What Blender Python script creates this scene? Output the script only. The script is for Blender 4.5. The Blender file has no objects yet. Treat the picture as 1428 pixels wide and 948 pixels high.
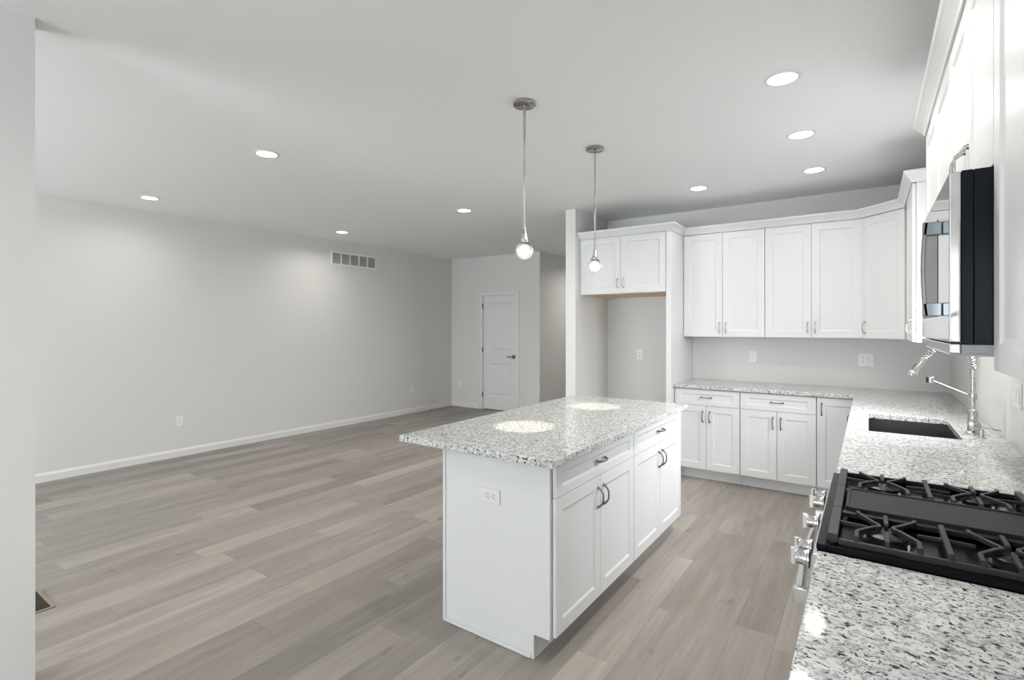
import bpy, bmesh, math, random
from mathutils import Vector, Matrix
random.seed(4)
PI = math.pi
scene = bpy.context.scene
COL = scene.collection

# ------------------------------------------------------------------ camera
CEIL = 2.734
cd = bpy.data.cameras.new('camera'); cam = bpy.data.objects.new('camera', cd); COL.objects.link(cam)
cam.location = (-0.5568, -5.6815, 1.472)
cam.rotation_euler = (PI/2, 0, 0.6101)
cd.sensor_width = 36; cd.lens = 713.69/1428*36; cd.shift_y = -18.13/1428
cd.clip_start = 0.02
scene.camera = cam
# ------------------------------------------------------------------ world, exposure, daylight, added fill
scene.view_settings.view_transform = 'Standard'
scene.view_settings.look = 'None'
scene.view_settings.gamma = 1
scene.view_settings.use_curve_mapping = False
scene.view_settings.exposure = 0.10
w = bpy.data.worlds.new('World'); scene.world = w; w.use_nodes = True
w.node_tree.nodes['Background'].inputs[0].default_value = (0.90, 0.955, 1.0, 1)
w.node_tree.nodes['Background'].inputs[1].default_value = 7.3
LAMP_E = 8.6          # watts of each downlight, kitchen
SPREAD = 155
LAMP_B = 2.5          # the two by the back wall cabinets
LAMP_L = 8.5          # living area
def area_light(name, loc, rot, sx, sy, power, col=(0.93, 0.965, 1.0)):
    l = bpy.data.lights.new(name, 'AREA'); l.shape = 'RECTANGLE'; l.size = sx; l.size_y = sy
    l.energy = power; l.color = col
    o = bpy.data.objects.new(name, l); o.location = loc; o.rotation_euler = rot; COL.objects.link(o)
    return o
REAR = -9.0
area_light('living_fill', (-5.3, REAR-0.35, 1.2), (PI/2+0.85, 0, 0), 2.8, 1.7, 110)  # added area light outside the rear opening, tilted up to brighten the ceiling
area_light('daylight_sink', (0.10, -1.975, 1.70), (PI/2-0.60, 0, PI/2), 0.62, 0.60, 21).data.spread = 2.0

# ------------------------------------------------------------------ materials
def nodes(m):
    m.use_nodes = True
    nt = m.node_tree
    return nt, nt.nodes, nt.links, nt.nodes['Principled BSDF']
def mat(name, col, rough=0.5, metal=0.0, bump=0.0, bscale=200, spec=None, coat=0.0, vary=0.0):
    m = bpy.data.materials.new(name)
    nt, N, L, b = nodes(m)
    b.inputs['Base Color'].default_value = (*col, 1)
    b.inputs['Roughness'].default_value = rough
    b.inputs['Metallic'].default_value = metal
    if spec is not None: b.inputs['Specular IOR Level'].default_value = spec
    if coat: b.inputs['Coat Weight'].default_value = coat; b.inputs['Coat Roughness'].default_value = 0.08
    tc = N.new('ShaderNodeTexCoord'); no = N.new('ShaderNodeTexNoise')
    no.inputs['Scale'].default_value = bscale; no.inputs['Detail'].default_value = 3
    L.new(tc.outputs['Object'], no.inputs['Vector'])
    if bump:
        bp = N.new('ShaderNodeBump'); bp.inputs['Strength'].default_value = bump; bp.inputs['Distance'].default_value = 0.001
        L.new(no.outputs['Fac'], bp.inputs['Height']); L.new(bp.outputs['Normal'], b.inputs['Normal'])
    if vary:
        mp = N.new('ShaderNodeMapRange'); mp.inputs['To Min'].default_value = max(0.02, rough-vary); mp.inputs['To Max'].default_value = rough+vary
        L.new(no.outputs['Fac'], mp.inputs['Value']); L.new(mp.outputs['Result'], b.inputs['Roughness'])
    return m
M = {}
M['wall'] = mat('wall_paint', (0.74, 0.735, 0.715), 0.75)
M['ceiling'] = mat('ceiling_paint', (0.90, 0.905, 0.90), 0.85)
M['trim'] = mat('trim_paint', (0.79, 0.795, 0.79), 0.35)
M['cabinet'] = mat('cabinet_paint', (0.735, 0.74, 0.74), 0.34, spec=0.34)
M['kick'] = mat('kick_paint', (0.74, 0.745, 0.74), 0.5)
M['raw_wood'] = mat('unfinished_birch', (0.72, 0.52, 0.33), 0.6, bump=0.1, bscale=80)
M['nickel'] = mat('brushed_nickel', (0.52, 0.50, 0.47), 0.27, 1.0, vary=0.05)
M['dark_nickel'] = mat('dark_nickel', (0.22, 0.215, 0.205), 0.30, 1.0, vary=0.05)
M['canopy_nickel'] = mat('canopy_nickel', (0.42, 0.41, 0.38), 0.22, 1.0)
M['steel'] = mat('stainless_steel', (0.66, 0.66, 0.65), 0.16, 1.0, vary=0.04, bscale=90)
M['mirror_steel'] = mat('polished_steel', (0.72, 0.72, 0.71), 0.06, 1.0)
M['sink_steel'] = mat('sink_steel', (0.20, 0.20, 0.197), 0.33, 1.0, vary=0.05)
M['enamel'] = mat('black_enamel', (0.006, 0.007, 0.008), 0.22, spec=0.07)
M['iron'] = mat('cast_iron', (0.026, 0.028, 0.031), 0.45, bump=0.25, bscale=700, spec=0.28)
M['griddle'] = mat('griddle_iron', (0.030, 0.030, 0.029), 0.5, bump=0.15, bscale=500, spec=0.12)
M['burner'] = mat('burner_metal', (0.10, 0.10, 0.10), 0.45, 0.7)
M['cap'] = mat('burner_cap', (0.02, 0.021, 0.023), 0.35, spec=0.35, bump=0.1, bscale=400)
M['micro_side'] = mat('black_microwave_case', (0.003, 0.006, 0.009), 0.14, spec=0.18)
M['micro_base'] = mat('grey_microwave_base', (0.30, 0.31, 0.32), 0.4)
M['plastic'] = mat('white_plastic', (0.88, 0.88, 0.87), 0.35)
M['plastic_soft'] = mat('off_white_plastic', (0.77, 0.77, 0.765), 0.35)
M['slot'] = mat('dark_slot', (0.03, 0.03, 0.03), 0.5)
M['rubber'] = mat('black_rubber', (0.02, 0.02, 0.02), 0.5)
M['duct'] = mat('duct_grey', (0.33, 0.33, 0.33), 0.7)
M['register'] = mat('bronze_register', (0.10, 0.075, 0.05), 0.5, 0.4)
M['handle_slate'] = mat('blue_grey_metal', (0.20, 0.225, 0.245), 0.25, 0.8)

def emis(name, col, s):
    m = bpy.data.materials.new(name); nt, N, L, b = nodes(m)
    b.inputs['Base Color'].default_value = (0.9, 0.9, 0.9, 1)
    b.inputs['Emission Color'].default_value = (*col, 1); b.inputs['Emission Strength'].default_value = s
    return m
M['led'] = emis('led_diffuser', (1.0, 0.98, 0.95), 8.0)
M['bulb'] = emis('pendant_led', (1.0, 0.95, 0.88), 2.2)
def glassmat(name, rough=0.0, ior=1.45, col=(1, 1, 1)):
    m = bpy.data.materials.new(name); nt, N, L, b = nodes(m)
    b.inputs['Base Color'].default_value = (*col, 1); b.inputs['Roughness'].default_value = rough
    b.inputs['Transmission Weight'].default_value = 1.0; b.inputs['IOR'].default_value = ior
    return m
M['glass'] = glassmat('clear_glass')
M['bubble'] = glassmat('bubble_glass', 0.05, 1.35)
nt = M['bubble'].node_tree
bb = nt.nodes['Principled BSDF']; bb.inputs['Transmission Weight'].default_value = 0.6
bb.inputs['Emission Color'].default_value = (1, 0.97, 0.93, 1); bb.inputs['Emission Strength'].default_value = 0.12
M['pane'] = glassmat('window_pane')

def granite():
    m = bpy.data.materials.new('speckled_granite'); nt, N, L, b = nodes(m)
    tc = N.new('ShaderNodeTexCoord')
    def noise(scale, det, rough=0.6, sx=1.0, dist=0.0):
        mp = N.new('ShaderNodeMapping'); mp.inputs['Scale'].default_value = (scale*0.75*sx, scale, scale)
        mp.inputs['Rotation'].default_value = (0, 0, 0.2)
        mp.inputs['Location'].default_value = (random.uniform(0, 9),)*3
        L.new(tc.outputs['Object'], mp.inputs['Vector'])
        n = N.new('ShaderNodeTexNoise'); n.inputs['Scale'].default_value = 1.0; n.inputs['Detail'].default_value = det
        n.inputs['Roughness'].default_value = rough; n.inputs['Distortion'].default_value = dist
        L.new(mp.outputs['Vector'], n.inputs['Vector']); return n.outputs['Fac']
    def thr(sock, a, bb_):
        r = N.new('ShaderNodeMapRange'); r.interpolation_type = 'SMOOTHSTEP'
        r.inputs['From Min'].default_value = a; r.inputs['From Max'].default_value = bb_
        L.new(sock, r.inputs['Value']); return r.outputs['Result']
    def mix(f, c0, c1):
        x = N.new('ShaderNodeMix'); x.data_type = 'RGBA'
        L.new(f, x.inputs['Factor'])
        for s, c in ((x.inputs['A'], c0), (x.inputs['B'], c1)):
            if isinstance(c, tuple): s.default_value = (*c, 1)
            else: L.new(c, s)
        return x.outputs['Result']
    c = mix(thr(noise(24, 2), .40, .62), (0.73, 0.735, 0.705), (0.60, 0.615, 0.60))
    c = mix(thr(noise(100, 3), .53, .575), c, (0.40, 0.415, 0.41))
    c = mix(thr(noise(150, 2), .60, .64), c, (0.20, 0.21, 0.215))
    c = mix(thr(noise(108, 3, 0.55, 0.9, 0.6), .592, .615), c, (0.035, 0.038, 0.042))
    L.new(c, b.inputs['Base Color'])
    b.inputs['Roughness'].default_value = 0.07; b.inputs['Specular IOR Level'].default_value = 0.4
    return m
M['granite'] = granite()

def floor_material():
    m = bpy.data.materials.new('grey_oak_planks'); nt, N, L, b = nodes(m)
    W, LEN = 0.182, 1.22
    tc = N.new('ShaderNodeTexCoord'); sp = N.new('ShaderNodeSeparateXYZ'); L.new(tc.outputs['Object'], sp.inputs[0])
    def math_(op, a, b_=None, c_=None):
        n = N.new('ShaderNodeMath'); n.operation = op
        for i, v in enumerate((a, b_, c_)):
            if v is None: continue
            if isinstance(v, (int, float)): n.inputs[i].default_value = v
            else: L.new(v, n.inputs[i])
        return n.outputs[0]
    u = math_('DIVIDE', math_('ADD', sp.outputs['X'], 20.03), W)
    row = math_('FLOOR', u); fu = math_('FRACT', u)
    wn = N.new('ShaderNodeTexWhiteNoise'); wn.noise_dimensions = '1D'; L.new(row, wn.inputs['W'])
    v = math_('DIVIDE', math_('ADD', math_('ADD', sp.outputs['Y'], 30.0), math_('MULTIPLY', wn.outputs['Value'], LEN*5)), LEN)
    cell = math_('FLOOR', v); fv = math_('FRACT', v)
    cb = N.new('ShaderNodeCombineXYZ'); L.new(row, cb.inputs[0]); L.new(cell, cb.inputs[1])
    w2 = N.new('ShaderNodeTexWhiteNoise'); w2.noise_dimensions = '3D'; L.new(cb.outputs[0], w2.inputs['Vector'])
    # plank-local grain coordinates, stretched along the plank
    cg = N.new('ShaderNodeCombineXYZ')
    L.new(math_('MULTIPLY', sp.outputs['X'], 1.0), cg.inputs[0]); L.new(sp.outputs['Y'], cg.inputs[1])
    L.new(math_('MULTIPLY', w2.outputs['Value'], 37.0), cg.inputs[2])
    def grain(sx, sy, det, dist=0.0, rough=0.6):
        mp = N.new('ShaderNodeMapping'); mp.inputs['Scale'].default_value = (sx, sy, 1.0)
        L.new(cg.outputs[0], mp.inputs['Vector'])
        n = N.new('ShaderNodeTexNoise'); n.inputs['Scale'].default_value = 1; n.inputs['Detail'].default_value = det
        n.inputs['Distortion'].default_value = dist; n.inputs['Roughness'].default_value = rough
        L.new(mp.outputs[0], n.inputs['Vector']); return n.outputs['Fac']
    g1 = grain(14, 1.1, 4, 0.8); g2 = grain(110, 3.0, 3); g3 = grain(5, 1.3, 2); g4 = grain(16, 6, 1)
    def mix(f, c0, c1, blend='MIX'):
        x = N.new('ShaderNodeMix'); x.data_type = 'RGBA'; x.blend_type = blend
        if isinstance(f, (int, float)): x.inputs['Factor'].default_value = f
        else: L.new(f, x.inputs['Factor'])
        for s, c in ((x.inputs['A'], c0), (x.inputs['B'], c1)):
            if isinstance(c, tuple): s.default_value = (*c, 1)
            else: L.new(c, s)
        return x.outputs['Result']
    def rng(s, a, b_, c, d):
        r = N.new('ShaderNodeMapRange'); r.inputs['From Min'].default_value = a; r.inputs['From Max'].default_value = b_
        r.inputs['To Min'].default_value = c; r.inputs['To Max'].default_value = d; L.new(s, r.inputs['Value']); return r.outputs['Result']
    ramp = N.new('ShaderNodeValToRGB'); e = ramp.color_ramp.elements
    e[0].position = 0.0; e[0].color = (0.289, 0.265, 0.236, 1)
    e[1].position = 1.0; e[1].color = (0.452, 0.412, 0.362, 1)
    for p_, c_ in ((0.3, (0.350, 0.316, 0.286, 1)), (0.55, (0.366, 0.333, 0.308, 1)), (0.8, (0.396, 0.361, 0.325, 1))):
        x = e.new(p_); x.color = c_
    tone = math_('ADD', w2.outputs['Value'], rng(g3, .3, .7, -.18, .18)); L.new(tone, ramp.inputs['Fac'])
    c = ramp.outputs['Color']
    c = mix(rng(g1, .35, .70, 0.0, 0.75), c, mix(1.0, c, (0.74, 0.73, 0.73), 'MULTIPLY'))
    c = mix(rng(g2, .35, .68, 0.0, 0.55), c, mix(1.0, c, (0.84, 0.83, 0.82), 'MULTIPLY'))
    c = mix(rng(g4, .70, .80, 0.0, 0.6), c, mix(1.0, c, (0.62, 0.58, 0.55), 'MULTIPLY'))
    # seams
    du = math_('MULTIPLY', math_('MINIMUM', fu, math_('SUBTRACT', 1.0, fu)), W)
    dv = math_('MULTIPLY', math_('MINIMUM', fv, math_('SUBTRACT', 1.0, fv)), LEN)
    d = math_('MINIMUM', du, dv)
    seam = rng(d, 0.0006, 0.0022, 0.45, 0.0)
    c = mix(seam, c, (0.16, 0.145, 0.13))
    L.new(c, b.inputs['Base Color'])
    b.inputs['Specular IOR Level'].default_value = 0.12
    L.new(rng(g2, .3, .7, .34, .46), b.inputs['Roughness'])
    bp = N.new('ShaderNodeBump'); bp.inputs['Strength'].default_value = 0.15; bp.inputs['Distance'].default_value = 0.001
    L.new(math_('SUBTRACT', g2, math_('MULTIPLY', seam, 2.0)), bp.inputs['Height']); L.new(bp.outputs[0], b.inputs['Normal'])
    return m
M['floor'] = floor_material()

# ------------------------------------------------------------------ mesh helpers
class MB:
    def __init__(s): s.v = []; s.f = []
    def add(s, vs, fs):
        n = len(s.v); s.v += [tuple(v) for v in vs]; s.f += [[i+n for i in f] for f in fs]; return s
    def box(s, x0, y0, z0, x1, y1, z1):
        x0, x1 = sorted((x0, x1)); y0, y1 = sorted((y0, y1)); z0, z1 = sorted((z0, z1))
        return s.add([(x0,y0,z0),(x1,y0,z0),(x1,y1,z0),(x0,y1,z0),(x0,y0,z1),(x1,y0,z1),(x1,y1,z1),(x0,y1,z1)],
                     [[0,3,2,1],[4,5,6,7],[0,1,5,4],[1,2,6,5],[2,3,7,6],[3,0,4,7]])
    def prism(s, poly, z0, z1):
        n = len(poly); vs = [(x, y, z0) for x, y in poly]+[(x, y, z1) for x, y in poly]
        fs = [list(range(n))[::-1], list(range(n, 2*n))]+[[i, (i+1) % n, n+(i+1) % n, n+i] for i in range(n)]
        return s.add(vs, fs)
    def lathe(s, prof, c=(0, 0, 0), axis='z', n=32, cap=True):
        vs = []; fs = []
        for r, h in prof:
            for k in range(n):
                a = 2*PI*k/n; x, y = r*math.cos(a), r*math.sin(a)
                p = {'z': (x, y, h), 'x': (h, x, y), 'y': (y, h, x)}[axis]
                vs.append((p[0]+c[0], p[1]+c[1], p[2]+c[2]))
        m = len(prof)
        for j in range(m-1):
            for k in range(n):
                fs.append([j*n+k, j*n+(k+1) % n, (j+1)*n+(k+1) % n, (j+1)*n+k])
        if cap: fs.append(list(range(n))[::-1]); fs.append([(m-1)*n+k for k in range(n)])
        return s.add(vs, fs)
    def tube(s, path, r, n=10, closed=False):
        P = [Vector(p) for p in path]; rs = r if isinstance(r, (list, tuple)) else [r]*len(P)
        up = None; vs = []; fs = []
        for i, p in enumerate(P):
            t = (P[min(i+1, len(P)-1)]-P[max(i-1, 0)]).normalized()
            if up is None:
                up = Vector((0, 0, 1)) if abs(t.z) < .9 else Vector((1, 0, 0))
            a = t.cross(up).normalized(); bq = a.cross(t).normalized(); up = bq
            for k in range(n):
                th = 2*PI*k/n; vs.append(p+(a*math.cos(th)+bq*math.sin(th))*rs[i])
        for i in range(len(P)-1):
            for k in range(n): fs.append([i*n+k, (i+1)*n+k, (i+1)*n+(k+1) % n, i*n+(k+1) % n])
        fs.append(list(range(n))); fs.append([(len(P)-1)*n+k for k in range(n)][::-1])
        return s.add(vs, fs)
    def strip(s, path, w, h):
        """rectangular bar swept along a path (w across in plan, h vertical, z = top of the bar), mitred"""
        P = [Vector(p) for p in path]; vs = []; fs = []
        for i, p in enumerate(P):
            d0 = (P[i]-P[i-1]) if i else (P[1]-P[0]); d1 = (P[i+1]-P[i]) if i < len(P)-1 else d0
            d0 = Vector((d0.x, d0.y, 0)); d1 = Vector((d1.x, d1.y, 0))
            if d0.length < 1e-6: d0 = d1
            if d1.length < 1e-6: d1 = d0
            d0.normalize(); d1.normalize(); t = (d0+d1)
            t = t.normalized() if t.length > .2 else d1
            nrm = Vector((-t.y, t.x, 0)); k = 1/max(.45, abs(t.dot(d1)))
            o = nrm*w/2*k
            vs += [p-o, p+o, p+o*1.25-Vector((0, 0, h)), p-o*1.25-Vector((0, 0, h))]
        for i in range(len(P)-1):
            a = 4*i; b = a+4
            fs += [[a, a+1, b+1, b], [a+1, a+2, b+2, b+1], [a+2, a+3, b+3, b+2], [a+3, a, b, b+3]]
        n = len(vs); fs += [[3, 2, 1, 0], [n-4, n-3, n-2, n-1]]
        return s.add(vs, fs)
    def sweep(s, path, prof):
        """profile [(out, z)] swept along an xy path, 'out' to the right of travel"""
        P = [Vector((p[0], p[1])) for p in path]; vs = []; fs = []; m = len(prof)
        for i, p in enumerate(P):
            d0 = (P[i]-P[i-1]).normalized() if i else (P[1]-P[0]).normalized()
            d1 = (P[i+1]-P[i]).normalized() if i < len(P)-1 else d0
            n0 = Vector((d0.y, -d0.x)); n1 = Vector((d1.y, -d1.x))
            b = (n0+n1); b = b/(b.dot(n0)) if b.length > 1e-6 else n0
            for o, z in prof: vs.append((p.x+b.x*o, p.y+b.y*o, z))
        for i in range(len(P)-1):
            for j in range(m): fs.append([i*m+j, (i+1)*m+j, (i+1)*m+(j+1) % m, i*m+(j+1) % m])
        fs.append(list(range(m))); fs.append([(len(P)-1)*m+j for j in range(m)][::-1])
        return s.add(vs, fs)
    def cells(s, xs, ys, keep, z0, z1):
        idx = {}
        def V(i, j, k):
            if (i, j, k) not in idx: idx[(i, j, k)] = len(s.v); s.v.append((xs[i], ys[j], z1 if k else z0))
            return idx[(i, j, k)]
        K = lambda i, j: 0 <= i < len(xs)-1 and 0 <= j < len(ys)-1 and keep(i, j)
        for i in range(len(xs)-1):
            for j in range(len(ys)-1):
                if not K(i, j): continue
                s.f.append([V(i,j,1), V(i+1,j,1), V(i+1,j+1,1), V(i,j+1,1)])
                s.f.append([V(i,j,0), V(i,j+1,0), V(i+1,j+1,0), V(i+1,j,0)])
                if not K(i-1, j): s.f.append([V(i,j,0), V(i,j,1), V(i,j+1,1), V(i,j+1,0)])
                if not K(i+1, j): s.f.append([V(i+1,j,0), V(i+1,j+1,0), V(i+1,j+1,1), V(i+1,j,1)])
                if not K(i, j-1): s.f.append([V(i,j,0), V(i+1,j,0), V(i+1,j,1), V(i,j,1)])
                if not K(i, j+1): s.f.append([V(i,j+1,0), V(i,j+1,1), V(i+1,j+1,1), V(i+1,j+1,0)])
        return s
    def build(s, name, m, parent=None, bevel=0.0, smooth=False, loc=None, rot=None):
        me = bpy.data.meshes.new(name); me.from_pydata(s.v, [], s.f); me.validate()
        bm = bmesh.new(); bm.from_mesh(me); bmesh.ops.recalc_face_normals(bm, faces=bm.faces)
        bm.to_mesh(me); bm.free()
        o = bpy.data.objects.new(name, me); COL.objects.link(o); me.materials.append(M[m] if isinstance(m, str) else m)
        if parent: o.parent = parent
        if loc: o.location = loc
        if rot is not None: o.rotation_euler = (0, 0, rot)
        if smooth:
            for p in me.polygons: p.use_smooth = True
            try: me.set_sharp_from_angle(angle=math.radians(40))
            except Exception: pass
        if bevel:
            b = o.modifiers.new('bevel', 'BEVEL'); b.width = bevel; b.segments = 2; b.limit_method = 'ANGLE'; b.angle_limit = math.radians(40)
        return o
def tag(o, label=None, cat=None, group=None, kind=None):
    if label: o['label'] = label
    if cat: o['category'] = cat
    if group: o['group'] = group
    if kind: o['kind'] = kind
    return o
def thing(name, label, cat, loc=(0, 0, 0), rot=0, group=None, kind=None):
    o = bpy.data.objects.new(name, None); COL.objects.link(o); o.empty_display_size = .1
    o.location = loc; o.rotation_euler = (0, 0, rot)
    return tag(o, label, cat, group, kind)
def dup(root, loc=None, rot=None, label=None, group=None):
    r = root.copy(); COL.objects.link(r)
    if loc is not None: r.location = loc
    if rot is not None: r.rotation_euler = (0, 0, rot)
    if label: r['label'] = label
    if group: r['group'] = group
    def rec(a, b):
        for ch in list(a.children):
            c = ch.copy(); COL.objects.link(c); c.parent = b; rec(ch, c)
    rec(root, r)
    return r
def struct(mb, name, m, **k): return tag(mb.build(name, m, **k), kind='structure')

# ------------------------------------------------------------------ room shell
LX = -6.997; FY = 1.553; HX = -5.054; SX0, SX1, SY = -3.250, -3.133, -0.814
NX = -3.345; NY = -5.085; T = 0.12
struct(MB().box(LX-T, REAR-T, -0.1, T, 6.0+T, 0.0), 'floor', 'floor')
struct(MB().box(LX-T, REAR-T, CEIL, T, 6.0+T, CEIL+.1), 'ceiling', 'ceiling')
struct(MB().box(LX-T, REAR-T, 0, LX, FY+T, CEIL), 'wall_left', 'wall')
W3 = (-2.30, -1.65, 1.335, 1.95)
struct(MB().box(0, REAR-T, 0, T, W3[0], CEIL).box(0, W3[1], 0, T, T, CEIL).box(0, W3[0], 0, T, W3[1], W3[2]).box(0, W3[0], W3[3], T, W3[1], CEIL), 'wall_right', 'wall')
struct(MB().box(SX1, 0, 0, 0, T, CEIL), 'wall_back', 'wall')
# partition beside the fridge space, running back along the hall
struct(MB().box(SX0, SY, 0, SX1, 6.0, CEIL), 'wall_partition', 'wall')
# far wall with door opening
DX0, DX1, DH = -6.262, -5.508, 2.040
struct(MB().box(LX, FY, 0, DX0, FY+T, CEIL).box(DX1, FY, 0, HX, FY+T, CEIL).box(DX0, FY, DH, DX1, FY+T, CEIL), 'wall_far', 'wall')
struct(MB().box(HX-T, FY+T, 0, HX, 6.0, CEIL), 'wall_hall', 'wall')
struct(MB().box(HX-T, 6.0, 0, SX1, 6.0+T, CEIL), 'wall_hall_end', 'wall')
struct(MB().box(DX0-.3, FY+.7, 0, HX-T-.001, FY+.75, CEIL).box(DX0-.35, FY+T, 0, DX0-.3, FY+.75, CEIL), 'wall_closet', 'wall')
# near partition on the left of the picture
struct(MB().box(NX-T, REAR, 0, NX, NY, CEIL), 'wall_near_left', 'wall')
# unseen rear wall, openings added either side of the partition to let in light
W1 = (-2.95, -0.55, 0.20, 2.25); W2 = (-6.6, -4.0, 0.65, 2.25)
mb = MB(); y0, y1 = REAR-T, REAR
for (a, b), win in (((NX, 0), W1), ((LX, NX), W2)):
    mb.box(a, y0, 0, win[0], y1, CEIL).box(win[1], y0, 0, b, y1, CEIL)
    mb.box(win[0], y0, 0, win[1], y1, win[2]).box(win[0], y0, win[3], win[1], y1, CEIL)
struct(mb, 'wall_rear', 'wall')
for i, (a, b, z0, z1) in enumerate((W1, W2)):
    t = thing('window_%d' % (i+1), None, None, ((a+b)/2, REAR-.06, z0), kind='structure')  # unseen rear windows, added as a way in for the light
    hw = (b-a)/2; h = z1-z0; f = MB()
    for s in (-1, 1): f.box(s*hw, -.04, 0, s*(hw-.05), .04, h)
    f.box(-hw+.05, -.04, 0, hw-.05, .04, .05).box(-hw+.05, -.04, h-.05, hw-.05, .04, h).box(-.03, -.04, .05, .03, .04, h-.05)
    f.build('window_frame', 'trim', t, bevel=.003)

t = thing('window_3', None, None, (.05, (W3[0]+W3[1])/2, W3[2]), -PI/2, kind='structure')
f = MB(); hw = (W3[1]-W3[0])/2; h = W3[3]-W3[2]
for s in (-1, 1): f.box(s*hw, -.03, 0, s*(hw-.035), .03, h)
f.box(-hw+.035, -.03, 0, hw-.035, .03, .035).box(-hw+.035, -.03, h-.035, hw-.035, .03, h).box(-hw+.035, -.015, h/2-.015, hw-.035, .015, h/2+.015)
f.build('window_frame', 'trim', t, bevel=.003)

# baseboards
BH = 0.088
bprof = [(0.001, 0), (.014, 0), (.014, BH*.72), (.011, BH*.80), (.006, BH*.93), (.004, BH), (0.001, BH)]
def baseboard(name, path): struct(MB().sweep(path, bprof), name, 'trim')
baseboard('baseboard_left', [(LX, REAR+.02), (LX, FY-.001)][::1] if False else [(LX, REAR+.02), (LX, FY-.016)])
baseboard('baseboard_far', [(LX+.001, FY), (DX0-.062, FY)])
baseboard('baseboard_far_right', [(DX1+.062, FY), (HX, FY), (HX, 5.98)][:2])
baseboard('baseboard_hall', [(HX, FY+.001), (HX, 5.98)])
baseboard('baseboard_near_left', [(NX-.001, NY), (NX, NY), (NX, REAR+.02)])
baseboard('baseboard_partition', [(SX0, 5.9), (SX0, SY), (SX1, SY)][::-1] if False else [(SX1, SY), (SX0, SY), (SX0, 5.9)][::-1])
baseboard('baseboard_alcove', [(SX1+.001, 0), (-2.2, 0)])
baseboard('baseboard_alcove_side', [(SX1, SY), (SX1, -.016)])

# closet door
d = thing('door_1', None, None, (0, 0, 0), kind='structure')
cs = MB(); cw = .058; y0 = FY-.016; y1 = FY-.001
cs.box(DX0-cw+.006, y0, 0, DX0+.006, y1, DH+cw-.006).box(DX1-.006, y0, 0, DX1+cw-.006, y1, DH+cw-.006)
cs.box(DX0+.006, y0, DH-.006, DX1-.006, y1, DH+cw-.006)
cs.build('door_casing', 'trim', d, bevel=.004)
jm = MB(); jm.box(DX0, FY, 0, DX0+.012, FY+T, DH).box(DX1-.012, FY, 0, DX1, FY+T, DH).box(DX0+.012, FY, DH-.012, DX1-.012, FY+T, DH)
jm.build('door_jamb', 'trim', d)
def panelled(w, h, th, panels, depth=.006, bead=.014, raised=False):
    """slab: x 0..w, z 0..h, front face at y=-th, panels recessed with a sloped bead"""
    m = MB(); xs = sorted({0, w}|{p[0] for p in panels}|{p[2] for p in panels}); zs = sorted({0, h}|{p[1] for p in panels}|{p[3] for p in panels})
    inside = lambda x, z: any(p[0] <= x <= p[2] and p[1] <= z <= p[3] for p in panels)
    vi = {}
    def V(x, z):
        if (x, z) not in vi: vi[(x, z)] = len(m.v); m.v.append((x, -th, z))
        return vi[(x, z)]
    for i in range(len(xs)-1):
        for j in range(len(zs)-1):
            if inside((xs[i]+xs[i+1])/2, (zs[j]+zs[j+1])/2): continue
            m.f.append([V(xs[i], zs[j]), V(xs[i+1], zs[j]), V(xs[i+1], zs[j+1]), V(xs[i], zs[j+1])])
    for a, b, c, e in panels:
        rings = [(0, -th), (bead*.25, -th+depth*.25), (bead*.8, -th+depth*.85), (bead, -th+depth)]
        if raised: rings += [(bead+.028, -th+depth), (bead+.040, -th+depth*.35)]
        prev = None
        for k, (g, y) in enumerate(rings):
            if k == 0: cur = [V(a, b), V(c, b), V(c, e), V(a, e)]
            else:
                n = len(m.v); m.v += [(a+g, y, b+g), (c-g, y, b+g), (c-g, y, e-g), (a+g, y, e-g)]; cur = [n, n+1, n+2, n+3]
            if prev: 
                for q in range(4): m.f.append([prev[q], prev[(q+1) % 4], cur[(q+1) % 4], cur[q]])
            prev = cur
        m.f.append(prev)
    # boundary walls and back
    n = len(m.v); m.v += [(0, 0, 0), (w, 0, 0), (w, 0, h), (0, 0, h)]
    m.f.append([n+3, n+2, n+1, n])
    bx = [V(x, 0) for x in xs]; m.f.append([n, n+1]+bx[::-1])
    tx = [V(x, h) for x in xs]; m.f.append([n+2, n+3]+tx)
    lz = [V(0, z) for z in zs]; m.f.append([n+3, n]+lz)
    rz = [V(w, z) for z in zs]; m.f.append([n+1, n+2]+rz[::-1])
    return m
sw = DX1-DX0-.03; sh = 2.012
sl = panelled(sw, sh, .035, [(.12, .22, sw-.12, .82), (.12, 1.02, sw-.12, sh-.13)], .011, .022, True)
sl.build('door_slab', 'trim', d, loc=(DX0+.015, FY+.050, .013))
for z in (.22, 1.02, 1.80):
    MB().lathe([(.0075, 0), (.0075, .09)], (DX0+.009, FY-.004-.012, z), n=12).box(DX0+.006, FY-.014, z, DX0+.022, FY-.006, z+.09).build('hinge', 'dark_nickel', d)
hx = DX1-.015-.062; hz = .955
MB().box(hx-.033, FY+.008, hz-.033, hx+.033, FY+.0145, hz+.033).lathe([(.011, -.03), (.011, .01)], (hx, FY+.0, hz), 'y', 16).box(hx-.115, FY-.038, hz-.010, hx+.012, FY-.026, hz+.010).build('door_handle', 'dark_nickel', d, bevel=.002)

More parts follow.
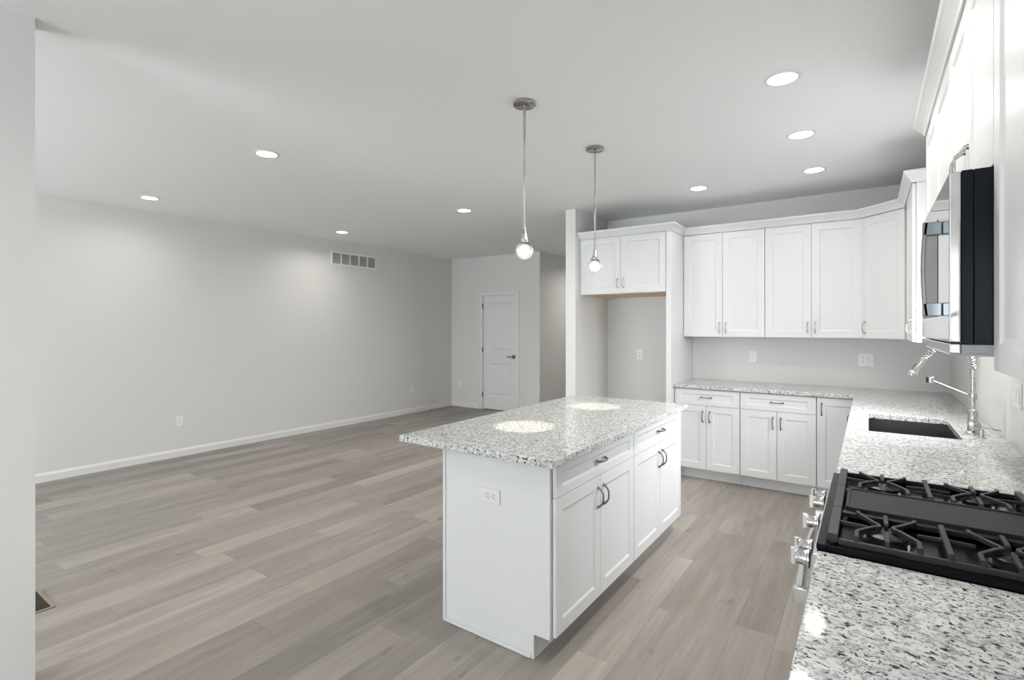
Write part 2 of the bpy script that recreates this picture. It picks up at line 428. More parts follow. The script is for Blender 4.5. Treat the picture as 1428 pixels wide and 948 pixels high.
# ------------------------------------------------------------------ outlets, switches, vents
def outlet(kind, loc, rot, label, group=None, gang=1, lay=False):
    wd = .070+.046*(gang-1); t = thing('wall_outlet' if kind == 'outlet' else 'wall_switch', label, 'outlet' if kind == 'outlet' else 'light switch', loc, rot, group)
    def B(m, x0, y0, z0, x1, y1, z1):
        if lay: m.box(z0, y0, -x1, z1, y1, -x0)
        else: m.box(x0, y0, z0, x1, y1, z1)
    a = MB(); B(a, -wd/2, -.006, -.0575, wd/2, -.0005, .0575); a.build('cover_plate', 'plastic_soft' if lay else 'plastic', t, bevel=.0025)
    for g in range(gang):
        gx = (g-(gang-1)/2)*.046
        if kind == 'outlet':
            for s in (-1, 1):
                r = MB(); B(r, gx-.0165, -.0085, s*.0195-.0145, gx+.0165, -.006, s*.0195+.0145); ro = r.build('receptacle', 'plastic_soft' if lay else 'plastic', t, bevel=.002)
                q = MB(); B(q, gx-.008, -.0089, s*.0195-.001, gx-.0055, -.0084, s*.0195+.008); B(q, gx+.0055, -.0089, s*.0195-.001, gx+.008, -.0084, s*.0195+.007)
                B(q, gx-.002, -.0089, s*.0195-.009, gx+.002, -.0084, s*.0195-.005); q.build('slot', 'slot', ro)
        else:
            r = MB(); B(r, gx-.0165, -.0095, -.033, gx+.0165, -.006, .033); r.build('rocker', 'plastic', t, bevel=.002)
    return t
outlet('outlet', (LX, -3.075, .402), PI/2, 'white outlet low on the long left wall, the nearer of its two')
outlet('outlet', (LX, .518, .402), PI/2, 'white outlet low on the long left wall, close to the far corner')
outlet('outlet', (-6.800, FY, .415), 0, 'white outlet low on the far wall left of the closet door')
outlet('outlet', (-2.732, 0, 1.157), 0, 'white outlet on the wall inside the empty fridge space')
outlet('outlet', (-1.532, 0, 1.171), 0, 'white outlet above the back worktop under the leftmost wall cabinets')
outlet('outlet', (-.586, 0, 1.172), 0, 'white double cover plate above the back worktop near the room corner', gang=2)
outlet('switch', (0, -2.43, 1.158), -PI/2, 'white switch plate on the right wall above the sink worktop', gang=3)

t = thing('return_air_grille', 'white return air grille with five louvred sections high on the left wall', 'vent', (LX, -.665, 2.484), PI/2)
gw, gh = .415, .100; f = MB(); yy = -.012
f.box(-gw, yy, -gh, gw, -.0005, -gh+.022).box(-gw, yy, gh-.022, gw, -.0005, gh)
f.box(-gw, yy, -gh+.022, -gw+.022, -.0005, gh-.022).box(gw-.022, yy, -gh+.022, gw, -.0005, gh-.022)
for k in range(1, 5):
    x = -gw+.011+(2*gw-.022)*k/5; f.box(x-.009, yy, -gh+.022, x+.009, -.0005, gh-.022)
f.build('frame', 'plastic', t)
MB().box(-gw+.02, -.002, -gh+.02, gw-.02, -.0008, gh-.02).build('backing', 'duct', t)
lv = MB()
for k in range(5):
    xa = -gw+.011+(2*gw-.022)*k/5+.010; xb = -gw+.011+(2*gw-.022)*(k+1)/5-.010
    for j in range(11):
        z = -gh+.030+j*.0135
        lv.add([(xa, -.010, z), (xb, -.010, z), (xb, -.003, z+.008), (xa, -.003, z+.008), (xa, -.010, z+.0012), (xb, -.010, z+.0012), (xb, -.003, z+.0092), (xa, -.003, z+.0092)],
               [[0,1,2,3],[4,7,6,5],[0,4,5,1],[3,2,6,7],[0,3,7,4],[1,5,6,2]])
lv.build('louvres', mat('louvre_grey', (.62, .62, .61), .5), t)

t = thing('floor_register', 'small brown metal floor register beside the near left wall', 'vent', (-4.215, -4.92, 0))
f = MB(); f.box(-.15, -.07, .0005, .15, -.055, .005).box(-.15, .055, .0005, .15, .07, .005).box(-.15, -.055, .0005, -.135, .055, .005).box(.135, -.055, .0005, .15, .055, .005)
f.build('frame', mat('register_bronze', (.30, .25, .19), .5), t)
f = MB()
for k in range(18): f.box(-.130+k*.0148, -.055, .0008, -.124+k*.0148, .055, .004)
f.build('grate', 'register', t)

# ------------------------------------------------------------------ ceiling lights
def downlight(x, y, label):
    t = thing('recessed_ceiling_light', label, 'ceiling light', (x, y, CEIL), group='recessed ceiling lights')
    MB().lathe([(.068, -.0065), (.080, -.006), (.086, -.003), (.087, -.0005), (.068, -.0005)], n=40, cap=False).build('trim_ring', 'trim', t, smooth=True)
    MB().lathe([(.068, -.0015), (.068, -.0055), (.060, -.0062)], n=24).build('diffuser', 'led', t)
    l = bpy.data.lights.new('downlight_beam', 'AREA'); l.shape = 'DISK'; l.size = .12; l.spread = math.radians(SPREAD); l.color = (1.0, .965, .92)
    l.energy = (LAMP_L*(.5 if x < -5 else 1.0)*(1.45 if y > -2 else .8)) if x < -3 else LAMP_E*.55 if y < -4.5 else LAMP_B if y > -1.2 else LAMP_E
    o = bpy.data.objects.new('downlight_beam', l); COL.objects.link(o); o.parent = t; o.location = (0, 0, -.0075)
    return t
DL = [(-6.316, -3.612, 'round recessed ceiling light farthest left, over the living area'),
      (-4.154, -3.651, 'round recessed ceiling light over the living area, nearest of its left group of four'),
      (-6.300, -1.404, 'small round recessed ceiling light just in front of the wall return air grille'),
      (-4.149, -1.443, 'round recessed ceiling light between the grille and the nearer pendant'),
      (-1.832, -.903, 'round recessed ceiling light right of the farther pendant canopy, left of the right row'),
      (-.923, -.925, 'round recessed ceiling light of the right row, nearest the back wall cabinets'),
      (-.926, -1.851, 'round recessed ceiling light in the middle of the visible right row'),
      (-.920, -2.770, 'large bright recessed ceiling light of the right row, nearest the camera'),
      (-.920, -3.700, 'round recessed ceiling light above the aisle, beyond the top edge of the picture'),
      (-1.95, -4.9, 'added recessed fill light above the near aisle, outside the picture'),  # unseen lamp added to brighten the island and near ceiling
      (-4.15, 2.6, 'added recessed fill light in the hall, unseen beyond the fridge partition'),  # unseen lamp added to lift the hall and far end
      (-2.2, -7.3, 'unseen round recessed ceiling light by the added rear kitchen window')]  # unseen lamp behind the camera, beside the added window
p0 = None
for x, y, lb in DL:
    downlight(x, y, lb)

# pendants
def pendant(x, y, label, proto=None):
    if proto: return dup(proto, (x, y, CEIL), label=label)
    t = thing('pendant_light', label, 'pendant light', (x, y, CEIL), group='glass drop pendants over the island')
    MB().lathe([(.060, -.001), (.064, -.004), (.064, -.016), (.060, -.019), (.012, -.020), (.011, -.032), (.006, -.036)], n=40).build('canopy', 'canopy_nickel', t, smooth=True)
    c = MB()
    for ph in (0, PI):
        c.tube([(.0042*math.cos(ph+k*.10)*(1 if k < 38 else 1.5), .0042*math.sin(ph+k*.10), -.03-k*.0113) for k in range(60)], .0033, 8)
    c.build('cord', 'nickel', t, smooth=True)
    zc = 1.900-CEIL
    MB().lathe([(.0045, zc+.140), (.006, zc+.125), (.010, zc+.112), (.0155, zc+.085), (.023, zc+.052), (.0235, zc+.046), (.015, zc+.046)], n=28).build('socket', 'nickel', t, smooth=True)
    prof = []
    for k in range(25):
        a = -PI/2+k/24*(PI*.80); r = .050*math.cos(a); z = .050*math.sin(a); prof.append((max(r, .0005), zc+z))
    prof += [(.020, zc+.064), (.0125, zc+.092), (.0085, zc+.118), (.0065, zc+.130)]
    g = MB().lathe(prof, n=40).build('glass_drop', 'glass', t, smooth=True)
    MB().lathe([(max(.0005, .030*math.cos(-PI/2+k*PI/16)), zc-.004+.030*math.sin(-PI/2+k*PI/16)) for k in range(17)], n=28).build('bubble_core', 'bubble', g, smooth=True)
    MB().lathe([(max(.0005, .012*math.cos(-PI/2+k*PI/8)), zc+.018*math.sin(-PI/2+k*PI/8)) for k in range(9)], n=16).build('bulb', 'bulb', t, smooth=True)
    l = bpy.data.lights.new('pendant_beam', 'SPOT'); l.energy = 42; l.spot_size = math.radians(23.5); l.spot_blend = .42; l.shadow_soft_size = .012; l.color = (1.0, .90, .76)
    o = bpy.data.objects.new('pendant_beam', l); COL.objects.link(o); o.parent = t; o.location = (0, 0, zc-.058)
    return t
pp = pendant(-2.149, -3.281, 'clear glass teardrop pendant on a thin cord, the nearer of two above the island')
pendant(-2.144, -2.392, 'clear glass teardrop pendant, the farther of two, in front of the fridge cabinet', pp)

# ------------------------------------------------------------------ cabinets
FT = .020                                                        # front thickness
def pull(mb, x, z, length, vertical=True, out=.030):
    """arched pull with flared feet in front of y=-FT"""
    n = 12; pts = []
    for k in range(n+1):
        s = -1+2*k/n; yq = -FT-.004-out*(1-abs(s)**3.2)*.92
        pts.append((x, yq, z+s*length/2) if vertical else (x+s*length/2, yq, z))
    mb.tube(pts, [.0042+.0022*abs(-1+2*k/n)**4 for k in range(n+1)], 10)
    for s in (-1, 1):
        p = (x, 0, z+s*length/2) if vertical else (x+s*length/2, 0, z)
        mb.lathe([(.0085, -FT-.0005), (.008, -FT-.003), (.0045, -FT-.010), (.004, -FT-.014)], (p[0], 0, p[2]), 'y', 14)
    return mb
def front(t, kind, x0, x1, z0, z1, hpos=None, stile=.060, hm='nickel'):
    g = .0015; w = x1-x0-2*g; h = z1-z0-2*g
    st = min(stile, h*.28) if kind == 'drawer' else stile
    m = panelled(w, h, FT-.002, [(stile, st, w-stile, h-st)], .006, .012)
    o = m.build(kind, 'cabinet', t, bevel=.0012)
    for v in o.data.vertices: v.co.x += x0+g; v.co.z += z0+g; v.co.y -= .002
    if hpos:
        hb = MB(); hx, hz, vert = hpos[:3]
        pull(hb, hx, hz, .096, vert, *hpos[3:]); hb.build('handle', hm, o, smooth=True)
    return o
def base_cabinet(label, loc, rot, w, layout, depth=.585, group=None, hm='dark_nickel', kick=.070, end_left=False):
    """local: x 0..w, front of box at y=0, z from floor; layout 'DD' two doors+drawer, 'd' door+drawer, 'full'"""
    t = thing('base_cabinet', label, 'cabinet', loc, rot, group)
    KH = .108; TOP = .880
    if layout == 'sink':                                         # open box so the basin has room
        MB().box(.0015, 0, KH, .020, depth, TOP).box(w-.020, 0, KH, w-.0015, depth, TOP).box(.020, 0, KH, w-.020, depth, KH+.018).box(.020, depth-.018, KH+.018, w-.020, depth, TOP).box(.020, 0, KH+.018, w-.020, .018, TOP).build('body', 'cabinet', t)
    else:
        MB().box(.0015, 0, KH, w-.0015, depth, TOP).build('body', 'cabinet', t)
    MB().box(.0015, kick, 0.001, w-.0015, kick+.015, KH-.0005).build('toe_kick', 'kick', t)
    zd = .722; a = .002
    if layout in ('DD', 'sink'):
        front(t, 'drawer', a, w-a, zd, TOP-.006, (w/2, (zd+TOP)/2, False) if layout == 'DD' else None, hm=hm)
        front(t, 'door', a, w/2, KH+.004, zd, (w/2-.032, zd-.105, True), hm=hm)
        front(t, 'door', w/2, w-a, KH+.004, zd, (w/2+.032, zd-.105, True), hm=hm)
    elif layout == 'full_deep': front(t, 'door', a, w-a, KH+.004, TOP-.006, (a+.035, TOP-.115, True, .056), hm=hm)
    elif layout == 'full_left': front(t, 'door', a, w-a, KH+.004, TOP-.006, (a+.035, TOP-.105, True), hm=hm)
    elif layout == 'full_right': front(t, 'door', a, w-a, KH+.004, TOP-.006, (w-a-.035, TOP-.105, True), hm=hm)
    return t
def wall_cabinet(label, loc, rot, w, z0, z1, doors, depth=.307, group=None, hm='nickel', dtop=.030, hside=None, x_off=0, hz=.095):
    t = thing('wall_cabinet', label, 'cabinet', (loc[0], loc[1], z0), rot, group); h = z1-z0
    MB().box(.001, 0, 0, w-.001, depth, h).build('body', 'cabinet', t)
    if doors == 2:
        front(t, 'door', .0012, w/2, .002, h-dtop, (w/2-.030, hz, True), hm=hm)
        front(t, 'door', w/2, w-.0012, .002, h-dtop, (w/2+.030, hz, True), hm=hm)
    else:
        hx = (w-.036) if hside == 'right' else x_off+.036
        front(t, 'door', x_off+.003, w-.003, .002, h-dtop, (hx, hz, True), hm=hm)
    return t
UB, UT = 1.372, 2.438
# wall cabinets on the back wall
wall_cabinet('tall white two-door wall cabinet on the back wall beside the fridge cabinet', (-2.134, -.310), 0, .762, UB, UT, 2)
wall_cabinet('tall white two-door wall cabinet on the back wall next to the corner cabinet', (-1.372, -.310), 0, .762, UB, UT, 2)
# diagonal corner cabinet
t = thing('corner_wall_cabinet', 'white diagonal corner wall cabinet with a single door facing the room', 'cabinet', (-.6095, -.3105, UB), -PI/4)
R = Matrix.Rotation(PI/4, 2); poly = [(-.003, -.003), (-.608, -.003), (-.608, -.310), (-.310, -.608), (-.003, -.608)]
loc = [tuple(R @ Vector((x+.6095, y+.3105))) for x, y in poly]
MB().prism(loc, 0, UT-UB).build('body', 'cabinet', t)
front(t, 'door', .012, .412, .002, UT-UB-.030, (.050, .095, True), hm='nickel')
# small wall cabinet on the right wall
wall_cabinet('white single-door wall cabinet on the right wall between corner and open gap', (-.310, -.611), -PI/2, .855, UB, UT, 1, hside='right', x_off=.24)
# near run on the right wall
wall_cabinet('tall white two-door wall cabinet on the right wall just beyond the microwave', (-.310, -2.451), -PI/2, .913, UB, UT, 2)
wall_cabinet('short white two-door wall cabinet directly above the microwave', (-.310, -3.365), -PI/2, .760, 1.834, UT, 2)
wall_cabinet('white wall cabinet at the right picture edge, nearest the camera', (-.310, -4.126), -PI/2, .610, UB, UT, 1, hside='right')
wall_cabinet('white wall cabinet beyond the right picture edge, beside the camera', (-.310, -4.737), -PI/2, .610, UB, UT, 2)
# fridge cabinet
FZ = 1.819
t = wall_cabinet('deep white two-door cabinet over the empty fridge space', (-3.1315, -.704), 0, .941, FZ, UT, 2, depth=.700, dtop=.030, hz=.105)
MB().box(.012, .012, -.004, .930, .69, -.0005).build('underside', 'raw_wood', t)
tag(MB().box(-2.189, -.722, .001, -2.137, -.003, UT).build('fridge_side_panel', 'cabinet', bevel=.002),
    'tall white full-height panel on the right side of the fridge space', 'panel')
# crown mouldings
def crown(path, label):
    prof = [(0, 2.412), (.006, 2.412), (.010, 2.424), (.020, 2.440), (.034, 2.458), (.042, 2.466), (.046, 2.474), (.046, 2.484), (0, 2.484)]
    tag(MB().sweep(path, prof).build('crown_moulding', 'cabinet', smooth=False), label, 'moulding')
crown([(-3.130, -.7255), (-2.1355, -.7255), (-2.1355, -.378)], 'white crown moulding around the top of the cabinet over the fridge space')
k = .0082
crown([(-2.1345, -.3312), (-.610-k, -.3312), (-.3312, -.610-k), (-.3312, -1.4672), (-.002, -1.4672)], 'white crown moulding along the tops of the back and corner wall cabinets')
crown([(-.002, -2.4495), (-.3312, -2.4495), (-.3312, -5.348), (-.002, -5.348)][::1], 'white crown moulding along the near run of cabinets above the microwave')

# base cabinets, back wall
base_cabinet('white base cabinet with one drawer and two doors beside the fridge space panel', (-2.134, -.610, 0), 0, .600, 'DD', depth=.605)
base_cabinet('white base cabinet with one drawer and two doors, second from the fridge space', (-1.534, -.610, 0), 0, .606, 'DD', depth=.605)
base_cabinet('white single full-height door base cabinet in the back corner', (-.928, -.610, 0), 0, .305, 'full_left', depth=.605)
# right wall run
base_cabinet('white base cabinet on the right wall next to the back corner, single door', (-.622, -.935, 0), -PI/2, .600, 'full_deep', depth=.618)
base_cabinet('white sink base cabinet below the sink', (-.622, -1.536, 0), -PI/2, .914, 'sink', depth=.618)
base_cabinet('white base cabinet between the sink cabinet and the range', (-.622, -2.451, 0), -PI/2, .970, 'DD', depth=.618)
base_cabinet('white base cabinet on the near side of the range', (-.622, -4.197, 0), -PI/2, .914, 'DD', depth=.618)
base_cabinet('white base cabinet nearest the camera under the near worktop', (-.622, -5.112, 0), -PI/2, .914, 'DD', depth=.618)
# island
IX0, IX1 = -2.315, -1.697; IY0, IYM, IY1 = -3.747, -2.845, -1.944
isl1 = base_cabinet('white island cabinet with drawer and two doors, nearer of the island pair', (IX1, IY0, 0), PI/2, IYM-IY0, 'DD', depth=.590, hm='dark_nickel', kick=.078)
isl2 = base_cabinet('white island cabinet with drawer and two doors, farther of the island pair', (IX1, IYM, 0), PI/2, IY1-IYM, 'DD', depth=.590, hm='dark_nickel', kick=.078)
def endpanel(y0, y1, label):
    s = -1 if 'camera' in label else 1
    t = thing('island_end_panel', label, 'panel', (0, 0, 0))
    poly = [(IX0, 0.001), (IX1-.078, .001), (IX1-.078, .108), (IX1+.001, .108), (IX1+.001, .881), (IX0, .881)]
    n = len(poly); vs = [(x, y0, z) for x, z in poly]+[(x, y1, z) for x, z in poly]
    m = MB().add(vs, [list(range(n)), list(range(n, 2*n))[::-1]]+[[i, n+i, n+(i+1) % n, (i+1) % n] for i in range(n)])
    m.build('panel', 'cabinet', t, bevel=.0012)
    yf = y0 if s < 0 else y1
    MB().box(IX0+.018, yf+s*.0005, .001, IX1-.092, yf+s*.010, .018).build('shoe_strip', 'cabinet', t, bevel=.003)
    MB().box(IX0-.001, yf+s*.0005, .001, IX0+.016, yf+s*.006, .881).box(IX1-.091, yf+s*.0005, .001, IX1-.0775, yf+s*.006, .107).build('corner_strip', 'cabinet', t, bevel=.001)
    return t
endpanel(IY0-.019, IY0-.0005, 'plain white panel on the camera end of the island')
endpanel(IY1+.0005, IY1+.019, 'plain white panel on the end of the island towards the fridge space')
tag(MB().box(IX0, IY0+.0005, .001, IX0+.012+.013, IY1-.0005, .881).build('island_back_panel', 'cabinet', bevel=.001), 'plain white long panel on the living room side of the island', 'panel')
outlet('outlet', (-2.018, IY0-.0195, .680), 0, 'white outlet mounted sideways in the island end panel', lay=True)
tag(MB().box(-2.550, -3.848, .8825, -1.634, -1.918, .914).build('island_worktop', 'granite', bevel=.003), 'speckled white and black granite worktop on the island', 'worktop')
# L-shaped worktop with the sink cut-out
xs = [-2.1355, -.6635, -.562, -.178, -.0015]; ys = [-3.4285, -2.325, -1.652, -.6556, -.0015]
m = MB().cells(xs, ys, lambda i, j: (i >= 1 or j == 3) and not (i == 2 and j == 1), .8825, .914)
tag(m.build('kitchen_worktop', 'granite', bevel=.003), 'L-shaped speckled granite worktop with the sink cut-out along back and right walls', 'worktop')
tag(MB().box(-.6635, -6.03, .8825, -.0015, -4.1935, .914).build('near_worktop', 'granite', bevel=.003), 'speckled granite worktop in the bottom right foreground on the near side of the range', 'worktop')
# the far strip of counter beside the range fills up to it
# sink
t = thing('kitchen_sink', 'dark stainless undermount sink set in the right worktop', 'sink', (-.370, -1.9885, .6825))
sx, sy, dz = .1995, .344, .1985; m = MB(); r = .0
m.box(-sx-.018, -sy-.018, dz-.0015, -sx, sy+.018, dz).box(sx, -sy-.018, dz-.0015, sx+.018, sy+.018, dz).box(-sx, -sy-.018, dz-.0015, sx, -sy, dz).box(-sx, sy, dz-.0015, sx, sy+.018, dz)
m.box(-sx-.0015, -sy-.0015, 0, -sx, sy+.0015, dz).box(sx, -sy-.0015, 0, sx+.0015, sy+.0015, dz).box(-sx, -sy-.0015, 0, sx, -sy, dz).box(-sx, sy, 0, sx, sy+.0015, dz).box(-sx, -sy, 0, sx, sy, .002)
m.build('basin', 'sink_steel', t)
MB().lathe([(.055, .002), (.055, .004), (.042, .004), (.038, .001), (.010, .001)], n=28).build('drain', 'steel', t, smooth=True)

# faucet
fx, fy = -.113, -2.090
t = thing('kitchen_faucet', 'brushed nickel spring pull-down faucet behind the sink', 'faucet', (fx, fy, .9145))
MB().lathe([(.030, 0), (.030, .006), (.026, .010), (.0225, .014), (.0225, .115), (.019, .122), (.015, .126)], n=28).build('base_column', 'nickel', t, smooth=True)
MB().lathe([(.0115, .120), (.0115, .335)], n=20).lathe([(.017, .175), (.0175, .178), (.0175, .206), (.017, .209)], n=24).build('riser', 'nickel', t, smooth=True)
# side valve towards the camera with a horizontal lever
MB().lathe([(.024, -.062), (.027, -.060), (.027, -.036), (.018, -.020)], (0, 0, .050), 'y', 24).build('valve', 'nickel', t, smooth=True)
lv = MB().tube([(0, -.050, .050), (.030, -.055, .044), (.100, -.060, .034)], [.005, .004, .0035], 10)
lv.build('lever', 'nickel', t, smooth=True)
# hose arc: from top of riser up, over towards the sink and down to the spray head
ctl = [Vector(p) for p in ((0, 0, .30), (0, 0, .335), (-.006, 0, .385), (-.033, 0, .435), (-.075, 0, .460), (-.120, 0, .456), (-.160, 0, .430), (-.200, 0, .385), (-.222, 0, .352))]
arc = []
for i in range(1, len(ctl)-2):
    p0_, p1_, p2_, p3_ = ctl[i-1:i+3]
    for q in range(6):
        u = q/6
        arc.append(.5*((2*p1_)+(p2_-p0_)*u+(2*p0_-5*p1_+4*p2_-p3_)*u*u+(3*p1_-p0_-3*p2_+p3_)*u**3))
arc.append(ctl[-2])
dirn = Vector((-.50, 0, -.866))
MB().tube(arc, .0065, 10).build('hose', 'dark_nickel', t, smooth=True)
hel = []; L = [0]
for i in range(1, len(arc)): L.append(L[-1]+(arc[i]-arc[i-1]).length)
turns = int(L[-1]/.0125); N_ = turns*10
for q in range(N_+1):
    s = L[-1]*q/N_; i = max(j for j in range(len(L)) if L[j] <= s+1e-9); i = min(i, len(arc)-2)
    p = arc[i].lerp(arc[i+1], (s-L[i])/(L[i+1]-L[i])); td = (arc[i+1]-arc[i]).normalized()
    side = Vector((0, 1, 0)); up = td.cross(side); a = 2*PI*q/10
    hel.append(p+(side*math.cos(a)+up*math.sin(a))*.0125)
MB().tube(hel, .0026, 6).build('spring', 'steel', t, smooth=True)
e0 = arc[-1]; pts = [e0, e0+dirn*.012, e0+dirn*.03, e0+dirn*.082, e0+dirn*.090, e0+dirn*.104, e0+dirn*.110]
MB().tube(pts, [.012, .015, .0145, .016, .019, .024, .023], 20).build('spray_head', 'steel', t, smooth=True)
p = e0+dirn*.06+Vector((0, 0, 0)); sd = Vector((-dirn.z, 0, dirn.x))
if sd.x > 0: sd = -sd
MB().tube([p+sd*.0125-dirn*.018, p+sd*.0135+dirn*.018], .0048, 10).build('spray_button', 'rubber', t, smooth=True)
MB().tube([(0, 0, .190), (-.165, 0, .266)], .0042, 10).build('holder_arm', 'nickel', t, smooth=True)
m = MB().lathe([(.012, -.016), (.014, -.014), (.014, .014), (.012, .016)], (-.172, 0, .270), 'z', 20)
m.build('holder_ring', 'steel', t, smooth=True)
MB().box(-.192, -.010, .254, -.185, .010, .286).build('holder_clip', 'rubber', t, bevel=.002)
t = thing('soap_dispenser', 'short nickel fitting on the worktop on the near side of the faucet', 'dispenser', (-.097, -2.222, .9145))
MB().lathe([(.017, 0), (.017, .004), (.0115, .007), (.0115, .040), (.010, .044)], n=20).build('body', 'nickel', t, smooth=True)

# ------------------------------------------------------------------ range
RY0, RY1 = -4.188, -3.434; RW = RY1-RY0; ryc = (RY0+RY1)/2
t = thing('gas_range', 'stainless gas range with black cooktop set between the right worktops', 'stove', (0, 0, 0))
MB().box(-.640, RY0+.003, .085, -.030, RY1-.003, .890).build('body', 'steel', t)
MB().box(-.600, RY0+.02, .001, -.05, RY1-.02, .084).build('plinth', 'enamel', t)
# sloped control fascia
ya, yb = RY0+.003, RY1-.003
pr = [(-.640, .800), (-.688, .806), (-.676, .900), (-.640, .905)]
m = MB().add([(x, ya, z) for x, z in pr]+[(x, yb, z) for x, z in pr], [[0,1,2,3],[7,6,5,4],[0,4,5,1],[1,5,6,2],[2,6,7,3],[3,7,4,0]])
m.build('control_panel', 'steel', t, bevel=.003)
od = MB().box(-.680, ya+.002, .235, -.6405, yb-.002, .796).build('oven_door', 'steel', t, bevel=.004)
MB().box(-.682, ya+.09, .33, -.6802, yb-.09, .66).build('oven_window', 'enamel', od)
bar = []
for k in range(21):
    s = -1+2*k/20; bar.append((-.708-.010*(1-s*s), ryc+s*.335, .772))
hb = MB().tube(bar, .0115, 14)
for s in (-1, 1): hb.box(-.722, ryc+s*.335-.011, .748, -.6805, ryc+s*.335+.011, .790)
hb.build('handle', 'steel', od, smooth=True, bevel=.002)
MB().box(-.680, ya+.002, .092, -.6405, yb-.002, .230).build('drawer', 'steel', t, bevel=.004)
# cooktop pan with raised rim
ct = MB(); zt = .930
ct.box(-.667, RY0-.004, .9155, -.645, RY1+.004, zt).box(-.085, RY0-.004, .9155, -.035, RY1+.004, zt)
ct.box(-.645, RY0-.004, .9155, -.085, RY0+.020, zt).box(-.645, RY1-.020, .9155, -.085, RY1+.004, zt)
ct.box(-.645, RY0+.020, .9155, -.085, RY1-.020, .9195)
co = ct.build('cooktop', 'enamel', t, bevel=.003)
MB().box(-.666, RY0+.003, .9055, -.640, RY1-.003, .9150).box(-.640, RY0+.003, .8905, -.035, RY1-.003, .9150).build('cooktop_base', 'enamel', t, bevel=.002)
MB().box(-.080, RY0+.003, .9305, -.036, RY1-.003, .950).build('rear_vent', 'steel', t, bevel=.004)
# knobs
for i, ky in enumerate((RY0+.075, RY0+.155, ryc, RY1-.155, RY1-.075)):
    c = (-.688, ky, .856)
    kb = MB().lathe([(.0235, 0), (.0235, -.004), (.019, -.007), (.0185, -.026), (.0195, -.028), (.0195, -.031), (.015, -.033)], c, 'x', 28)
    ko = kb.build('knob', 'mirror_steel', t, smooth=True)
    MB().box(-.7330, ky-.006, .833, -.7195, ky+.006, .879).build('knob_grip', 'mirror_steel', ko, bevel=.002)
    MB().lathe([(.0245, .0012), (.0245, -.0006)], c, 'x', 20).build('knob_seal', 'rubber', ko)
# grates
GX0, GX1 = -.644, -.166; GT = .956
def grate(y0, y1, burners, name='grate'):
    g = MB(); yc = (y0+y1)/2; w = .0095
    zf = GT-.006
    g.box(GX0, y0, .934, GX0+.022, y1, GT-.001).box(GX1-.018, y0, .934, GX1, y1, GT-.001)
    g.box(GX0+.022, y0, .931, GX1-.018, y0+.011, .944).box(GX0+.022, y1-.011, .931, GX1-.018, y1, .944)
    for x in (GX0+.006, GX1-.016):
        for y in (y0+.002, y1-.012): g.box(x, y, .9198, x+.010, y+.010, .936)
    xm = (GX0+GX1)/2
    if burners:
        def foot(x, y, s):
            return [(x, y+s*.001, GT-.014), (x, y-s*.006, GT-.002)]
        for bx in (-.5215, -.2885):
            for sx_ in (-1, 1):
                yv = yc+.012
                path = [(bx+sx_*.062, y1-.003, GT-.012), (bx+sx_*.062, y1-.012, GT), (bx+sx_*.061, y1-.028, GT), (bx+sx_*.026, yv+.020, GT), (bx+sx_*.017, yv+.010, GT), (bx+sx_*.014, yv, GT), (bx+sx_*.017, yv-.009, GT),
                        (bx+sx_*.026, yv-.016, GT), (bx+sx_*.058, y0+.066, GT), (bx+sx_*.062, y0+.056, GT), (bx+sx_*.062, y0+.012, GT), (bx+sx_*.062, y0+.003, GT-.012)]
                g.strip(path, w, .011)
            g.strip([(bx, y1-.003, GT-.012), (bx, y1-.012, GT), (bx, yc+.036, GT), (bx, yc+.030, GT-.004)], w, .011)
            g.strip([(bx, y0+.003, GT-.012), (bx, y0+.012, GT), (bx, yc-.036, GT), (bx, yc-.030, GT-.004)], w, .011)
        g.strip([(xm, y0+.003, GT-.012), (xm, y0+.012, GT), (xm, y1-.012, GT), (xm, y1-.003, GT-.012)], w*1.25, .012)
        g.strip([(xm-.055, yc, GT-.003), (xm-.004, yc, GT-.001), (xm+.004, yc, GT-.001), (xm+.055, yc, GT-.003)], .006, .009)
        g.strip([(GX0+.02, yc, GT-.002), (GX0+.085, yc, GT-.004)], .007, .010)
        g.strip([(GX1-.085, yc, GT-.004), (GX1-.016, yc, GT-.002)], .007, .010)
    else:
        g.box(GX0+.022, y0+.011, .931, GX1-.018, y0+.020, .940)
    o = g.build(name, 'iron', t, bevel=.0016)
    if burners:
        for bx, rb in ((-.5215, .050), (-.2885, .040)):
            b = MB().lathe([(rb*.98, 0), (rb*.98, .003), (rb*.82, .004), (rb*.82, .0145), (rb*.60, .0145)], (bx, yc, .9196), n=32).build('burner', 'burner', t, smooth=True)
            MB().lathe([(rb*.92, .0145), (rb*.98, .0155), (rb*.98, .0195), (rb*.92, .0215), (rb*.2, .0222)], (bx, yc, .9196), n=36).build('burner_cap', 'cap', b, smooth=True)
            MB().lathe([(.003, 0), (.003, .014), (.0015, .016)], (bx+rb*1.25*.7, yc-rb*1.25*.7, .9196), n=10).build('igniter', 'plastic', b, smooth=True)
    return o
gy = [RY0+.018, RY0+.018+.2385, RY0+.018+.4795, RY1-.018]
grate(gy[0], gy[1]-.001, True); grate(gy[1]+.001, gy[2]-.001, False); grate(gy[2]+.001, gy[3], True)
gp = MB(); a, b = gy[1]+.013, gy[2]-.013; x0, x1 = GX0+.030, GX1-.024
def rrect(x0, y0, x1, y1, r, n=6):
    pts = []
    for cx2, cy2, a0 in ((x1-r, y1-r, 0), (x0+r, y1-r, PI/2), (x0+r, y0+r, PI), (x1-r, y0+r, 1.5*PI)):
        for k in range(n+1): th = a0+k/n*PI/2; pts.append((cx2+r*math.cos(th), cy2+r*math.sin(th)))
    return pts
o1 = rrect(x0, a, x1, b, .018); i1 = rrect(x0+.008, a+.008, x1-.008, b-.008, .012); n = len(o1)
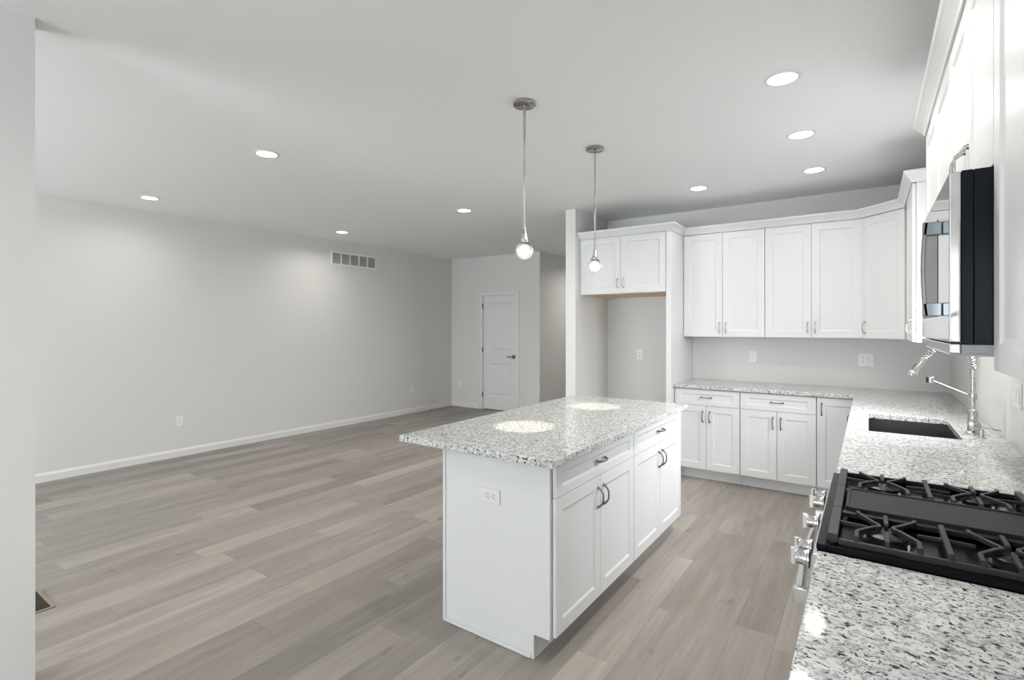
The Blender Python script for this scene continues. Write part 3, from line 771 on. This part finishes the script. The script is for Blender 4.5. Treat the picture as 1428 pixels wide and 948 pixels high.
vs = [(x, y, .9415) for x, y in o1]+[(x, y, .9545) for x, y in o1]+[(x, y, .9545) for x, y in i1]+[(x, y, .9515) for x, y in i1]
fs = [list(range(n))[::-1], [3*n+i for i in range(n)]]
for r_ in range(3): fs += [[r_*n+i, r_*n+(i+1) % n, (r_+1)*n+(i+1) % n, (r_+1)*n+i] for i in range(n)]
gp.add(vs, fs).build('griddle', 'griddle', t)

# ------------------------------------------------------------------ microwave
MY0, MY1 = -4.1245, -3.3665; mz0, mz1 = 1.410, 1.8325
t = thing('microwave', 'stainless over-the-range microwave with black sides below the short cabinet', 'microwave', (0, 0, 0))
MB().box(-.362, MY0+.001, mz0+.022, -.004, MY1-.001, mz1).build('case', 'micro_side', t, bevel=.002)
MB().box(-.384, MY0, mz0+.022, -.3625, MY1, mz1).build('front_frame', 'micro_side', t, bevel=.002)
MB().box(-.384, MY0, mz0, -.004, MY1, mz0+.0215).build('base_plate', 'micro_base', t, bevel=.002)
dr = MB().box(-.4055, MY0+.001, mz0+.026, -.3845, MY1-.001, mz1-.001).build('door', 'mirror_steel', t, bevel=.003)
MB().box(-.4065, MY0+.24, mz0+.09, -.4056, MY1-.06, mz1-.07).build('door_window', 'enamel', dr)
MB().box(-.4055, MY0+.001, mz0, -.3845, MY1-.001, mz0+.0235).build('vent_trim', 'steel', t, bevel=.003)
hy = -3.975; hz0, hz1 = 1.500, 1.742; hb = MB()
n = 16; vs = []
for k in range(n+1):
    s = -1+2*k/n; xo = -.441-.007*(1-s*s); z = hz0+(hz1-hz0)*k/n
    vs += [(xo, hy-.011, z), (xo, hy+.011, z), (xo+.009, hy+.011, z), (xo+.009, hy-.011, z)]
fs = [[3, 2, 1, 0], [4*n, 4*n+1, 4*n+2, 4*n+3]]
for k in range(n):
    for q in range(4): fs.append([4*k+q, 4*k+(q+1) % 4, 4*k+4+(q+1) % 4, 4*k+4+q])
hb.add(vs, fs)
ho = hb.build('handle', 'dark_nickel', dr, bevel=.002)
for z in (hz0, hz1-.034): MB().box(-.4445, hy-.011, z, -.4060, hy+.011, z+.034).build('handle_mount', 'handle_slate', ho, bevel=.002)
